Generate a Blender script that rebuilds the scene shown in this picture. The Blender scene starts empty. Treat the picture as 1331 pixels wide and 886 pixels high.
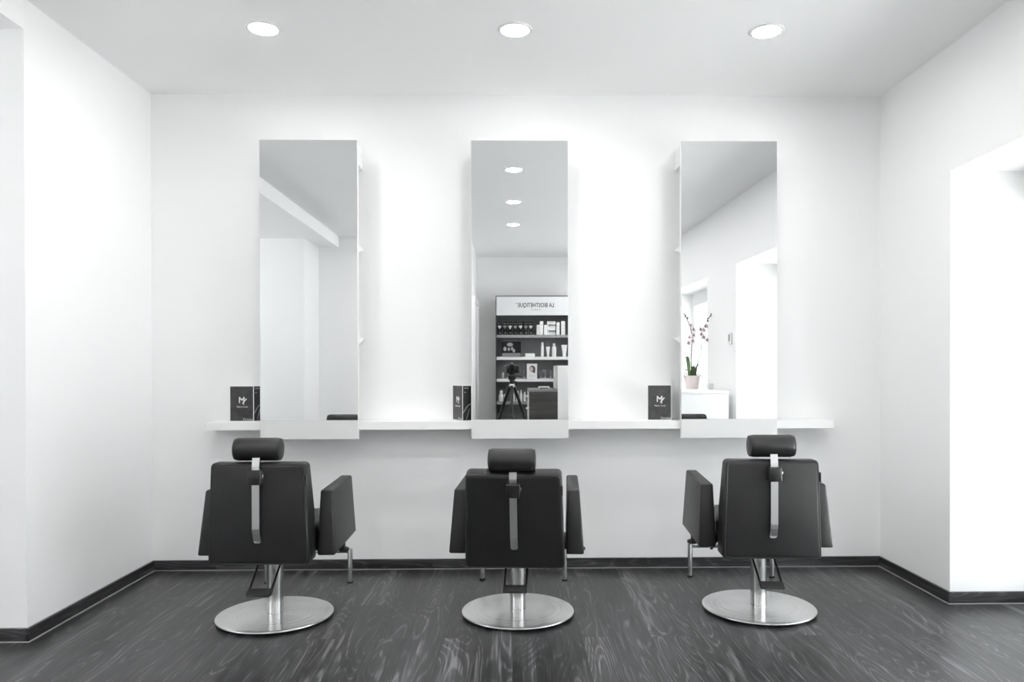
import bpy, bmesh, math, random
from mathutils import Vector, Matrix, Euler
random.seed(7)
SC = bpy.context.scene
COL = SC.collection
PI = math.pi
D2R = PI / 180

# ------------------------------------------------------------------ materials
def new_mat(name):
    m = bpy.data.materials.new(name); m.use_nodes = True
    nt = m.node_tree
    return m, nt, nt.nodes['Principled BSDF']

def pmat(name, col, rough=.5, metal=0., spec=.5, noise=0., nscale=20., bump=0., bscale=200., **kw):
    m, nt, b = new_mat(name)
    if isinstance(col, (int, float)): col = (col, col, col)
    b.inputs['Base Color'].default_value = (*col, 1)
    b.inputs['Roughness'].default_value = rough
    b.inputs['Metallic'].default_value = metal
    b.inputs['Specular IOR Level'].default_value = spec
    for k, v in kw.items(): b.inputs[k.replace('_', ' ')].default_value = v
    tc = nt.nodes.new('ShaderNodeTexCoord')
    if noise > 0:
        n = nt.nodes.new('ShaderNodeTexNoise'); n.inputs['Scale'].default_value = nscale; n.inputs['Detail'].default_value = 4
        nt.links.new(tc.outputs['Object'], n.inputs['Vector'])
        r = nt.nodes.new('ShaderNodeValToRGB')
        r.color_ramp.elements[0].position = .3; r.color_ramp.elements[1].position = .7
        r.color_ramp.elements[0].color = (*[max(0, c * (1 - noise)) for c in col], 1)
        r.color_ramp.elements[1].color = (*[min(1, c * (1 + noise)) for c in col], 1)
        nt.links.new(n.outputs['Fac'], r.inputs['Fac']); nt.links.new(r.outputs['Color'], b.inputs['Base Color'])
    if bump > 0:
        n = nt.nodes.new('ShaderNodeTexNoise'); n.inputs['Scale'].default_value = bscale; n.inputs['Detail'].default_value = 3
        nt.links.new(tc.outputs['Object'], n.inputs['Vector'])
        bp = nt.nodes.new('ShaderNodeBump'); bp.inputs['Strength'].default_value = bump; bp.inputs['Distance'].default_value = .002
        nt.links.new(n.outputs['Fac'], bp.inputs['Height']); nt.links.new(bp.outputs['Normal'], b.inputs['Normal'])
    return m

def emat(name, col, strength):
    m, nt, b = new_mat(name)
    b.inputs['Base Color'].default_value = (.8, .8, .8, 1)
    b.inputs['Emission Color'].default_value = (*col, 1)
    b.inputs['Emission Strength'].default_value = strength
    return m

def glass_mat(name):
    m = bpy.data.materials.new(name); m.use_nodes = True
    nt = m.node_tree; nt.nodes.clear()
    out = nt.nodes.new('ShaderNodeOutputMaterial'); mix = nt.nodes.new('ShaderNodeMixShader')
    tr = nt.nodes.new('ShaderNodeBsdfTransparent'); gl = nt.nodes.new('ShaderNodeBsdfGlossy'); fr = nt.nodes.new('ShaderNodeFresnel')
    tr.inputs['Color'].default_value = (.96, .97, .97, 1); gl.inputs['Roughness'].default_value = .0
    fr.inputs['IOR'].default_value = 1.45
    ge = nt.nodes.new('ShaderNodeNewGeometry'); inv = nt.nodes.new('ShaderNodeMath'); inv.operation = 'SUBTRACT'; inv.inputs[0].default_value = 1.
    mu = nt.nodes.new('ShaderNodeMath'); mu.operation = 'MULTIPLY'
    nt.links.new(ge.outputs['Backfacing'], inv.inputs[1]); nt.links.new(fr.outputs[0], mu.inputs[0]); nt.links.new(inv.outputs[0], mu.inputs[1])
    nt.links.new(mu.outputs[0], mix.inputs[0]); nt.links.new(tr.outputs[0], mix.inputs[1]); nt.links.new(gl.outputs[0], mix.inputs[2])
    nt.links.new(mix.outputs[0], out.inputs[0])
    return m

def wood_mat(name, along='Y', dark=(.010, .0102, .0106), mid=(.036, .0364, .0374), light=(.185, .187, .193), rough=.32, plank=.15, length=1.25, seam=True):
    """grey limed oak: planks with their own tone, fine pale pores and cathedral figure"""
    m, nt, b = new_mat(name)
    N, L = nt.nodes.new, nt.links.new
    tc = N('ShaderNodeTexCoord')
    sep = N('ShaderNodeSeparateXYZ'); L(tc.outputs['Object'], sep.inputs[0])
    com = N('ShaderNodeCombineXYZ')                       # com.x runs along the plank, com.y across
    a, c = {'Y': ('Y', 'X'), 'X': ('X', 'Z'), 'Yz': ('Y', 'Z')}[along]
    L(sep.outputs[a], com.inputs[0]); L(sep.outputs[c], com.inputs[1])
    br = N('ShaderNodeTexBrick'); L(com.outputs[0], br.inputs['Vector'])
    br.offset = .37; br.offset_frequency = 2; br.squash = 1
    br.inputs['Color1'].default_value = (0, 0, 0, 1); br.inputs['Color2'].default_value = (1, 1, 1, 1); br.inputs['Mortar'].default_value = (.5, .5, .5, 1)
    br.inputs['Scale'].default_value = 1; br.inputs['Mortar Size'].default_value = .0012; br.inputs['Mortar Smooth'].default_value = .1
    br.inputs['Brick Width'].default_value = length; br.inputs['Row Height'].default_value = plank
    # every plank looks up its own stretch of the pattern
    off = N('ShaderNodeVectorMath'); off.operation = 'MULTIPLY'; L(br.outputs['Color'], off.inputs[0]); off.inputs[1].default_value = (17.3, 9.1, 5.7)
    add = N('ShaderNodeVectorMath'); add.operation = 'ADD'; L(com.outputs[0], add.inputs[0]); L(off.outputs[0], add.inputs[1])
    def mapped(sx, sy, sz=1.):
        mp = N('ShaderNodeMapping'); mp.inputs['Scale'].default_value = (sx, sy, sz); L(add.outputs[0], mp.inputs['Vector']); return mp
    # cathedral figure: contour lines of a stretched noise field
    m1 = mapped(1.05, 8.)
    n1 = N('ShaderNodeTexNoise'); n1.inputs['Scale'].default_value = 1.; n1.inputs['Detail'].default_value = 1.1; n1.inputs['Roughness'].default_value = .35; L(m1.outputs[0], n1.inputs['Vector'])
    mul = N('ShaderNodeMath'); mul.operation = 'MULTIPLY'; mul.inputs[1].default_value = 120.; L(n1.outputs['Fac'], mul.inputs[0])
    sn = N('ShaderNodeMath'); sn.operation = 'SINE'; L(mul.outputs[0], sn.inputs[0])
    ring = N('ShaderNodeMapRange'); ring.inputs['From Min'].default_value = .3; ring.inputs['From Max'].default_value = 1.; L(sn.outputs[0], ring.inputs['Value'])
    # fine pores
    m2 = mapped(4., 190.)
    n2 = N('ShaderNodeTexNoise'); n2.inputs['Scale'].default_value = 1.; n2.inputs['Detail'].default_value = 3.; n2.inputs['Roughness'].default_value = .6; L(m2.outputs[0], n2.inputs['Vector'])
    pore = N('ShaderNodeMapRange'); pore.inputs['From Min'].default_value = .3; pore.inputs['From Max'].default_value = .7; L(n2.outputs['Fac'], pore.inputs['Value'])
    # broad streaks
    m3 = mapped(.9, 20.)
    n3 = N('ShaderNodeTexNoise'); n3.inputs['Scale'].default_value = 1.; n3.inputs['Detail'].default_value = 3.; L(m3.outputs[0], n3.inputs['Vector'])
    streak = N('ShaderNodeMapRange'); streak.inputs['From Min'].default_value = .32; streak.inputs['From Max'].default_value = .7; L(n3.outputs['Fac'], streak.inputs['Value'])
    def math_(op, x, y):
        q = N('ShaderNodeMath'); q.operation = op
        for i, v in enumerate((x, y)):
            if isinstance(v, (int, float)): q.inputs[i].default_value = v
            else: L(v, q.inputs[i])
        return q.outputs[0]
    rp = math_('MULTIPLY', ring.outputs[0], math_('ADD', math_('MULTIPLY', pore.outputs[0], .7), .3))
    tone = math_('ADD', math_('MULTIPLY', streak.outputs[0], .42), math_('MULTIPLY', rp, .34))
    tone = math_('ADD', tone, math_('MULTIPLY', pore.outputs[0], .31))
    ran = N('ShaderNodeSeparateColor'); L(br.outputs['Color'], ran.inputs[0])
    tone = math_('ADD', tone, math_('MULTIPLY', math_('SUBTRACT', ran.outputs[0], .5), .17))
    ramp = N('ShaderNodeValToRGB'); e = ramp.color_ramp.elements
    e[0].position = .12; e[0].color = (*dark, 1); e[1].position = .92; e[1].color = (*light, 1)
    k = e.new(.5); k.color = (*mid, 1)
    L(tone, ramp.inputs['Fac'])
    if seam:
        mx = N('ShaderNodeMix'); mx.data_type = 'RGBA'; L(br.outputs['Fac'], mx.inputs[0]); L(ramp.outputs[0], mx.inputs[6]); mx.inputs[7].default_value = (.012, .012, .013, 1)
        L(mx.outputs[2], b.inputs['Base Color'])
    else:
        L(ramp.outputs[0], b.inputs['Base Color'])
    b.inputs['Roughness'].default_value = rough
    bp = N('ShaderNodeBump'); bp.inputs['Strength'].default_value = .12; bp.inputs['Distance'].default_value = .001
    L(tone, bp.inputs['Height']); L(bp.outputs['Normal'], b.inputs['Normal'])
    return m

M = {}
M['wall'] = pmat('white_wall_paint', (.89, .89, .89), .7, spec=.25, bump=.08, bscale=60)
M['ceiling'] = pmat('white_ceiling_paint', (.91, .91, .91), .8, spec=.2)
M['lacquer'] = pmat('white_lacquer', (.84, .84, .835), .35, spec=.4)
M['satin'] = pmat('pale_grey_satin_panel', (.70, .705, .70), .32, spec=.4)
M['mirror'] = pmat('silvered_mirror', (.86, .868, .872), .0, 1.)
M['floor'] = wood_mat('grey_oak_planks', 'Y')
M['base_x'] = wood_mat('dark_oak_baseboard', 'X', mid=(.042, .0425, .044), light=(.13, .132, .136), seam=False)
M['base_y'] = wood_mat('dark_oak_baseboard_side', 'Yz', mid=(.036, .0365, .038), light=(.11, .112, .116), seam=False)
M['caulk'] = pmat('pale_floor_joint', (.38, .38, .38), .6)
M['leather'] = pmat('black_leather', (.0115, .0117, .0124), .42, spec=.4, noise=.15, nscale=8, bump=.25, bscale=420)
M['leather_seam'] = pmat('black_leather_seam', (.010, .010, .011), .5)
M['black_plastic'] = pmat('black_plastic', (.012, .012, .012), .38)
M['black_metal'] = pmat('black_steel', (.010, .010, .011), .35, spec=.35)
M['rubber'] = pmat('black_rubber', (.01, .01, .01), .7)
M['lamp_white'] = pmat('white_lamp_ring', (.85, .85, .85), .4)
M['lamp'] = emat('lit_lamp_diffuser', (1., .993, .985), 160.)
M['card_white'] = pmat('white_card_edge', (.82, .82, .82), .5)
M['card_dark'] = pmat('charcoal_card_print', (.032, .032, .033), .4, noise=.5, nscale=26)
M['card_black'] = pmat('black_card_print', (.012, .012, .014), .4, noise=.5, nscale=18)
M['print_white'] = pmat('white_print', (.82, .82, .82), .5)
M['print_grey'] = pmat('grey_print', (.35, .35, .35), .5)
M['print_black'] = pmat('black_print', (.02, .02, .02), .5)
M['glass'] = glass_mat('clear_glass')

def brushed(name, col, rough, radial=False):
    m, nt, b = new_mat(name)
    b.inputs['Base Color'].default_value = (*col, 1); b.inputs['Metallic'].default_value = 1
    b.inputs['Roughness'].default_value = rough
    tc = nt.nodes.new('ShaderNodeTexCoord')
    n = nt.nodes.new('ShaderNodeTexNoise'); n.inputs['Detail'].default_value = 3
    mp = nt.nodes.new('ShaderNodeMapping')
    if radial:
        b.inputs['Anisotropic'].default_value = .8; b.inputs['Anisotropic Rotation'].default_value = .25
        tg = nt.nodes.new('ShaderNodeTangent'); tg.direction_type = 'RADIAL'; tg.axis = 'Z'
        nt.links.new(tg.outputs[0], b.inputs['Tangent'])
        # concentric turning marks
        ln = nt.nodes.new('ShaderNodeVectorMath'); ln.operation = 'LENGTH'
        nt.links.new(tc.outputs['Object'], ln.inputs[0])
        n.noise_dimensions = '1D'; n.inputs['Scale'].default_value = 420
        nt.links.new(ln.outputs['Value'], n.inputs['W'])
    else:
        mp.inputs['Scale'].default_value = (260, 260, 3); n.inputs['Scale'].default_value = 1
        nt.links.new(tc.outputs['Object'], mp.inputs['Vector']); nt.links.new(mp.outputs[0], n.inputs['Vector'])
    r = nt.nodes.new('ShaderNodeMapRange'); r.inputs['To Min'].default_value = rough * .9; r.inputs['To Max'].default_value = rough * 1.12
    nt.links.new(n.outputs['Fac'], r.inputs['Value']); nt.links.new(r.outputs[0], b.inputs['Roughness'])
    return m
M['disc'] = brushed('turned_stainless_steel', (.9, .9, .895), .27, True)
M['steel'] = brushed('brushed_stainless_steel', (.68, .68, .675), .2)
M['chrome'] = pmat('polished_steel', (.74, .74, .74), .1, 1.)
M['plate'] = pmat('pale_grey_steel_plate', (.75, .75, .745), .4, 0.)
M['print_pale'] = pmat('pale_grey_print', (.5, .5, .5), .5)
M['alu'] = brushed('brushed_aluminium', (.66, .66, .66), .38)

# ------------------------------------------------------------------ geometry helpers
def setp(o, label=None, cat=None, group=None, kind=None):
    if label: o['label'] = label
    if cat: o['category'] = cat
    if group: o['group'] = group
    if kind: o['kind'] = kind
    return o

def empty(name, loc, rz=0, label=None, cat=None, group=None):
    o = bpy.data.objects.new(name, None); COL.objects.link(o)
    o.location = loc; o.rotation_euler = (0, 0, rz); o.empty_display_size = .1
    return setp(o, label, cat, group)

def obj(name, bm, m, parent=None, smooth=False, mat=None, loc=None):
    if mat is not None: bmesh.ops.transform(bm, matrix=mat, verts=bm.verts)
    bmesh.ops.recalc_face_normals(bm, faces=bm.faces)
    me = bpy.data.meshes.new(name); bm.to_mesh(me); bm.free()
    ms = m if isinstance(m, (list, tuple)) else [m]
    for q in ms: me.materials.append(M[q] if isinstance(q, str) else q)
    if smooth:
        for p in me.polygons: p.use_smooth = True
        try: me.set_sharp_from_angle(angle=40 * D2R)
        except Exception: pass
    o = bpy.data.objects.new(name, me); COL.objects.link(o)
    if parent: o.parent = parent
    if loc: o.location = loc
    return o

def add_box(bm, x0, x1, y0, y1, z0, z1, r=0., seg=3):
    return add_hexa(bm, [(x0, y0, z0), (x1, y0, z0), (x1, y1, z0), (x0, y1, z0), (x0, y0, z1), (x1, y0, z1), (x1, y1, z1), (x0, y1, z1)], r, seg)

def add_hexa(bm, c, r=0., seg=3):
    v = [bm.verts.new(p) for p in c]
    fs = [bm.faces.new([v[i] for i in q]) for q in ((0, 3, 2, 1), (4, 5, 6, 7), (0, 1, 5, 4), (1, 2, 6, 5), (2, 3, 7, 6), (3, 0, 4, 7))]
    if r > 0:
        es = list({e for f in fs for e in f.edges})
        bmesh.ops.bevel(bm, geom=es, offset=r, segments=seg, profile=.5, affect='EDGES', clamp_overlap=True)
    return v

def box(*a, **k):
    bm = bmesh.new(); add_box(bm, *a, **k); return bm

def add_prism(bm, pts, axis, a0, a1, r=0., seg=3, warp=None):
    """polygon pts in the plane across AXIS, extruded from a0 to a1"""
    def P(p, a):
        q = {'x': (a, p[0], p[1]), 'y': (p[0], a, p[1]), 'z': (p[0], p[1], a)}[axis]
        return warp(q) if warp else q
    v0 = [bm.verts.new(P(p, a0)) for p in pts]; v1 = [bm.verts.new(P(p, a1)) for p in pts]
    fs = [bm.faces.new(v0), bm.faces.new(v1[::-1])]
    n = len(pts)
    for i in range(n): fs.append(bm.faces.new((v0[i], v0[(i + 1) % n], v1[(i + 1) % n], v1[i])))
    if r > 0:
        es = list({e for f in fs for e in f.edges})
        bmesh.ops.bevel(bm, geom=es, offset=r, segments=seg, profile=.5, affect='EDGES', clamp_overlap=True)

def prism(*a, **k):
    bm = bmesh.new(); add_prism(bm, *a, **k); return bm

def add_lathe(bm, prof, seg=32, mat=None):
    """profile of (r, z) about the z axis"""
    rings = []
    for r, z in prof:
        if r < 1e-6: ring = [bm.verts.new((0, 0, z))]
        else: ring = [bm.verts.new((r * math.cos(2 * PI * i / seg), r * math.sin(2 * PI * i / seg), z)) for i in range(seg)]
        rings.append(ring)
    vs = [v for r in rings for v in r]
    for a, b in zip(rings, rings[1:]):
        if len(a) == 1 and len(b) == 1: continue
        for i in range(seg):
            j = (i + 1) % seg
            if len(a) == 1: bm.faces.new((a[0], b[i], b[j]))
            elif len(b) == 1: bm.faces.new((a[i], a[j], b[0]))
            else: bm.faces.new((a[i], a[j], b[j], b[i]))
    if mat is not None: bmesh.ops.transform(bm, matrix=mat, verts=vs)
    return vs

def lathe(prof, seg=32, mat=None):
    bm = bmesh.new(); add_lathe(bm, prof, seg, mat); return bm

def frame_z(d):
    d = Vector(d).normalized()
    return d.to_track_quat('Z', 'Y').to_matrix().to_4x4()

def add_cyl(bm, p0, p1, r, seg=20, r1=None, cap=.0):
    p0, p1 = Vector(p0), Vector(p1); L = (p1 - p0).length; r1 = r if r1 is None else r1
    c = min(cap, L / 3)
    prof = [(0, 0), (r - c, 0), (r, c), (r1, L - c), (r1 - c, L), (0, L)] if c > 0 else [(0, 0), (r, 0), (r1, L), (0, L)]
    return add_lathe(bm, prof, seg, Matrix.Translation(p0) @ frame_z(p1 - p0))

def cyl(*a, **k):
    bm = bmesh.new(); add_cyl(bm, *a, **k); return bm

def add_tube(bm, pts, r, seg=8, closed=False, radii=None):
    pts = [Vector(p) for p in pts]; n = len(pts); rings = []
    up = None
    for i, p in enumerate(pts):
        if closed: t = pts[(i + 1) % n] - pts[i - 1]
        else: t = pts[min(i + 1, n - 1)] - pts[max(i - 1, 0)]
        t.normalize()
        if up is None:
            up = Vector((0, 0, 1)) if abs(t.z) < .9 else Vector((1, 0, 0))
        u = (up - t * up.dot(t)).normalized(); w = t.cross(u); up = u
        rr = radii[i] if radii else r
        rings.append([bm.verts.new(p + (u * math.cos(2 * PI * k / seg) + w * math.sin(2 * PI * k / seg)) * rr) for k in range(seg)])
    m = n if closed else n - 1
    for i in range(m):
        a, b = rings[i], rings[(i + 1) % n]
        for k in range(seg): bm.faces.new((a[k], a[(k + 1) % seg], b[(k + 1) % seg], b[k]))
    if not closed:
        bm.faces.new(rings[0][::-1]); bm.faces.new(rings[-1])

def tube(*a, **k):
    bm = bmesh.new(); add_tube(bm, *a, **k); return bm

def rounded_loop(corners, r, seg=4):
    """closed path through CORNERS (3-D, planar) with rounded corners"""
    out = []; n = len(corners); c = [Vector(p) for p in corners]
    for i in range(n):
        a, p, b = c[i - 1], c[i], c[(i + 1) % n]
        p0 = p + (a - p).normalized() * r; p1 = p + (b - p).normalized() * r
        for k in range(seg + 1):
            t = k / seg
            out.append(p0 * (1 - t) ** 2 + p * 2 * t * (1 - t) + p1 * t * t)
    return out

def text_bm(s, size, weight=0.):
    cu = bpy.data.curves.new('lettering', 'FONT'); cu.body = s; cu.size = size; cu.align_x = 'CENTER'; cu.align_y = 'CENTER'
    cu.offset = weight; cu.extrude = .0004; cu.resolution_u = 3
    o = bpy.data.objects.new('lettering', cu); COL.objects.link(o)
    bpy.context.view_layer.update()
    dg = bpy.context.evaluated_depsgraph_get()
    me = bpy.data.meshes.new_from_object(o.evaluated_get(dg))
    bm = bmesh.new(); bm.from_mesh(me)
    bpy.data.objects.remove(o); bpy.data.curves.remove(cu); bpy.data.meshes.remove(me)
    return bm

def fit_bm(bm, w, h):
    xs = [v.co.x for v in bm.verts]; ys = [v.co.y for v in bm.verts]
    cx, cy = (min(xs) + max(xs)) / 2, (min(ys) + max(ys)) / 2
    sx = w / (max(xs) - min(xs)); sy = h / (max(ys) - min(ys))
    for v in bm.verts: v.co.x = (v.co.x - cx) * sx; v.co.y = (v.co.y - cy) * sy
    return bm

# ------------------------------------------------------------------ room
H = 2.75
YB = 4.435            # back wall
XL, XR = -2.08, 2.163 # side walls at the back
YLC, YRC = 3.293, 3.721
ZLOW, ZN = 2.617, 2.132
YREAR = -2.47
def xr(y): return XR - .029 * (YRC - y) if y < YRC else XR
XO = 2.62             # outer face of the right wall's glazing
def struct(name, bm, m): return setp(obj(name, bm, m), kind='structure')

struct('floor', box(-4.8, 2.72, -2.7, 4.65, -.12, 0), 'floor')
struct('ceiling', box(XL, 2.72, -2.7, 4.65, H, H + .12), 'ceiling')
struct('ceiling_low', box(-4.8, XL, -.72, YLC, ZLOW, H + .12), 'ceiling')
struct('wall_back', box(XL, 2.72, YB, YB + .2, 0, H), 'wall')
struct('wall_left', box(-4.8, XL, YLC, YB + .2, 0, H), 'wall')
W3A, W3B, W3L, W3H = .5, 2.2, .8, 2.3      # unseen window opening, added to let daylight in through the side alcove
bm = bmesh.new()
add_box(bm, -4.8, -4.6, -.72, YLC, 0, W3L); add_box(bm, -4.8, -4.6, -.72, YLC, W3H, ZLOW); add_box(bm, -4.8, -4.6, -.72, W3A, W3L, W3H); add_box(bm, -4.8, -4.6, W3B, YLC, W3L, W3H)
struct('wall_far_left', bm, 'wall')
struct('column_left', box(-4.6, -2.32, -.72, -.09, 0, ZLOW), 'wall')
struct('wall_rear_left', box(-4.8, -.5, -2.7, -.72, 0, H), 'wall')
struct('wall_rear', box(-.5, 2.44, -2.7, YREAR, 0, H), 'wall')
bm = bmesh.new()
W1A, W1B = 1.40, YRC     # tall glazed opening down to the floor
W2A, W2B = -1.40, .45    # window above the counter
SILL = .93
XT = 2.70
def pier(y0, y1, z0, z1, xo=XT): add_prism(bm, [(xr(y0), y0), (xo, y0), (xo, y1), (xr(y1), y1)], 'z', z0, z1)
pier(YRC, YB, 0, H); pier(W1A, W1B, ZN, H); pier(W2B, W1A, 0, H); pier(W2A, W2B, 2.115, H, 2.44); pier(W2A, W2B, 0, SILL, 2.44); pier(YREAR, W2A, 0, H, 2.44)
struct('wall_right', bm, 'wall')

# baseboards with the pale joint along the floor
BH, BT = .0575, .014
def baseboard(name, x0, x1, y0, y1, m):
    struct(name, box(x0, x1, y0, y1, .003, BH, r=.0015, seg=1), m)
tn = [0]
def joint(x0, x1, y0, y1):
    tn[0] += 1
    struct('trim_%d' % tn[0], box(x0, x1, y0, y1, 0, .0022), 'caulk')
baseboard('baseboard_back', XL + BT, XR - BT, YB - BT, YB, 'base_x'); joint(XL + BT, XR - BT, YB - BT - .005, YB - BT + .002)
baseboard('baseboard_left', XL, XL + BT, YLC - BT, YB, 'base_y'); joint(XL + BT - .002, XL + BT + .005, YLC - BT - .005, YB - BT - .005)
baseboard('baseboard_left_return', -4.6, XL, YLC - BT, YLC, 'base_x'); joint(-4.6, XL + BT - .002, YLC - BT - .005, YLC - BT + .002)
baseboard('baseboard_right', XR - BT, XR, YRC - BT, YB, 'base_y'); joint(XR - BT - .005, XR - BT + .002, YRC - BT - .005, YB - BT - .005)
baseboard('baseboard_right_return', XR, XO, YRC - BT, YRC, 'base_x'); joint(XR - BT + .002, XO, YRC - BT - .005, YRC - BT + .002)

# glazed door in the tall opening, window over the counter
def glazing(name, x, y0, y1, z0, z1, fw, head, mull, handle=False):
    fr = bmesh.new()
    add_box(fr, x, x + .06, y0, y1, z1 - head, z1); add_box(fr, x, x + .06, y0, y1, z0, z0 + fw)
    ys = [y0] + mull + [y1 - fw]
    for yy in ys: add_box(fr, x, x + .06, yy, yy + fw, z0 + fw, z1 - head)
    root = struct(name, fr, 'lacquer')
    obj('pane', box(x + .025, x + .035, y0 + fw, y1 - fw, z0 + fw, z1 - head), 'glass', root)
    if handle:
        hb = bmesh.new(); add_cyl(hb, (x - .04, mull[0] + .03, .95), (x - .04, mull[0] + .03, 1.25), .012)
        for zz in (.98, 1.22): add_cyl(hb, (x - .04, mull[0] + .03, zz), (x + .005, mull[0] + .03, zz), .008)
        obj('door_handle', hb, 'steel', root, True)
    return root
glazing('door_1', XO, W1A, W1B, 0, ZN, .07, .22, [2.5], True)
glazing('window_1', 2.36, W2A, W2B, SILL, 2.115, .07, .16, [-.5])
glazing('added_window', -4.74, W3A, W3B, W3L, W3H, .06, .06, [1.22])  # unseen window, added to light the right side of the room
struct('door_2', box(-.5, -.478, -2.15, -1.30, 0, 2.02), 'lacquer')
tr = bmesh.new(); add_box(tr, -.5, -.465, -1.30, -1.23, 0, 2.09); add_box(tr, -.5, -.465, -2.22, -2.15, 0, 2.09); add_box(tr, -.5, -.465, -2.15, -1.30, 2.02, 2.09)
struct('trim_20', tr, 'lacquer')
gm = pmat('added_pale_paving', (.6, .6, .6), .8, noise=.1, nscale=3)
bm = bmesh.new(); add_box(bm, 2.73, 14, -12, 14, -.2, -.02); struct('ground', bm, gm)  # unseen paving, added to bounce sunlight up through door and window
bm = bmesh.new(); add_box(bm, -16, -4.82, -12, 14, -.2, -.02); struct('added_ground_left', bm, gm)  # more added paving, bounces sun in through the added alcove window

# ------------------------------------------------------------------ downlights
lamp_rows = [3.575, 2.385, 1.205, .045]
lamp_cols = [-1.154, .018, 1.202]
rowname = ['nearest the mirror wall', 'second from the mirror wall', 'third from the mirror wall', 'farthest from the mirror wall']
colname = ['in the left column', 'in the middle column', 'in the right column']
front = ['above the left mirror', 'above the middle mirror', 'above the right mirror']
def downlight(x, y, z, label):
    t = empty('ceiling_downlight', (x, y, z), 0, label, 'ceiling light', 'recessed ceiling downlights')
    obj('trim_ring', lathe([(.064, -.001), (.066, -.006), (.078, -.005), (.082, -.0005), (.064, -.0005)], 40), 'lamp_white', t, True)
    obj('diffuser', lathe([(0, -.0045), (.055, -.0045), (.0645, -.0025), (.0645, -.0008), (0, -.0008)], 40), 'lamp', t, True)
for r, y in enumerate(lamp_rows):
    for c, x in enumerate(lamp_cols):
        lab = ('lit round ceiling downlight %s' % front[c]) if r == 0 else 'lit round ceiling downlight %s, %s' % (colname[c], rowname[r] if r > 0 else '')
        downlight(x, y, H, lab)
downlight(.80, -1.2, H, 'added unseen round ceiling downlight over the reception desk')  # unseen lamp, added to brighten the rear wall and shelving
downlight(1.6, -1.2, H, 'added unseen round ceiling downlight right of the reception desk')  # second unseen lamp added for more light at the rear
downlight(-3.3, 1.6, ZLOW, 'added unseen round downlight in the lower ceiling of the side alcove')  # unseen lamp, added to light the alcove

# ------------------------------------------------------------------ mirrors and shelf
YM = 4.24
ZT, ZMB, ZB = 2.4295, .8785, .773
MW = .5365
def wall_mirror(x, label):
    t = empty('wall_mirror', (x, YM, ZB), 0, label, 'mirror', 'tall mirrors on the back wall')
    w = MW / 2; h = ZT - ZB; hm = ZMB - ZB
    obj('glass', box(-w, w, 0, .005, hm, h), 'mirror', t)
    obj('lower_panel', box(-w, w, 0, .005, 0, hm - .0008), 'satin', t)
    obj('backing_panel', box(-w - .004, w + .004, .005, .02, -.001, h + .003), 'lacquer', t)
    d = YB - YM
    obj('top_box', box(-w + .004, w - .004, .02, d, h - .118, h - .004), 'lacquer', t)
    for zz in (1.853, 1.338):
        z = zz - ZB
        obj('bracket', prism([(.02, z), (d, z), (d, z - .006), (.02, z - .044)], 'x', -w + .002, w - .002), 'lacquer', t)
    return t
MX = (-1.1246, .0452, 1.2162)
for x, l in zip(MX, ('tall frameless mirror on the left, behind the left chair, reflecting the ceiling beam',
                     'tall frameless middle mirror reflecting the product shelves and the tripod',
                     'tall frameless mirror on the right, reflecting the orchid and window')):
    wall_mirror(x, l)
YS = 4.2605
setp(obj('wall_shelf', box(-1.705, 1.815, YS, YB, .8215, .8685, r=.0015, seg=1), 'lacquer'), 'long white floating shelf running along the back wall behind the mirrors', 'shelf')
ZS = .8685

# ------------------------------------------------------------------ menu cards on the shelf
def add_strip(bm, a, b, w):
    a, b = Vector(a), Vector(b); t = (b - a).normalized(); n = Vector((-t.y, t.x)) * w / 2; e = t * w * .25
    add_hexa(bm, [(*(a - e - n), 0), (*(b + e - n), 0), (*(b + e + n), 0), (*(a - e + n), 0), (*(a - e - n), .0006), (*(b + e - n), .0006), (*(b + e + n), .0006), (*(a - e + n), .0006)])
def logo_bm(s):
    bm = bmesh.new()
    for a, b, w in (((-62, -52), (-62, 60), 22), ((-62, 58), (-12, 2), 24), ((-12, 2), (36, 60), 24), ((36, 56), (18, -78), 22), ((80, 28), (8, -62), 22), ((8, -62), (34, -80), 20)):
        add_strip(bm, (a[0] * s, a[1] * s), (b[0] * s, b[1] * s), w * s)
    return bm
def place(origin, right, bm):
    """lay a flat drawing (x right, y up, z out) on an upright panel: ORIGIN its lower-left corner, RIGHT its direction along the panel"""
    r = Vector(right).normalized(); u = Vector((0, 0, 1)); n = r.cross(u)
    m = Matrix(((r.x, u.x, n.x, origin[0]), (r.y, u.y, n.y, origin[1]), (r.z, u.z, n.z, origin[2]), (0, 0, 0, 1)))
    bmesh.ops.transform(bm, matrix=m, verts=bm.verts); return bm
CW, CH = .134, .198
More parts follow.
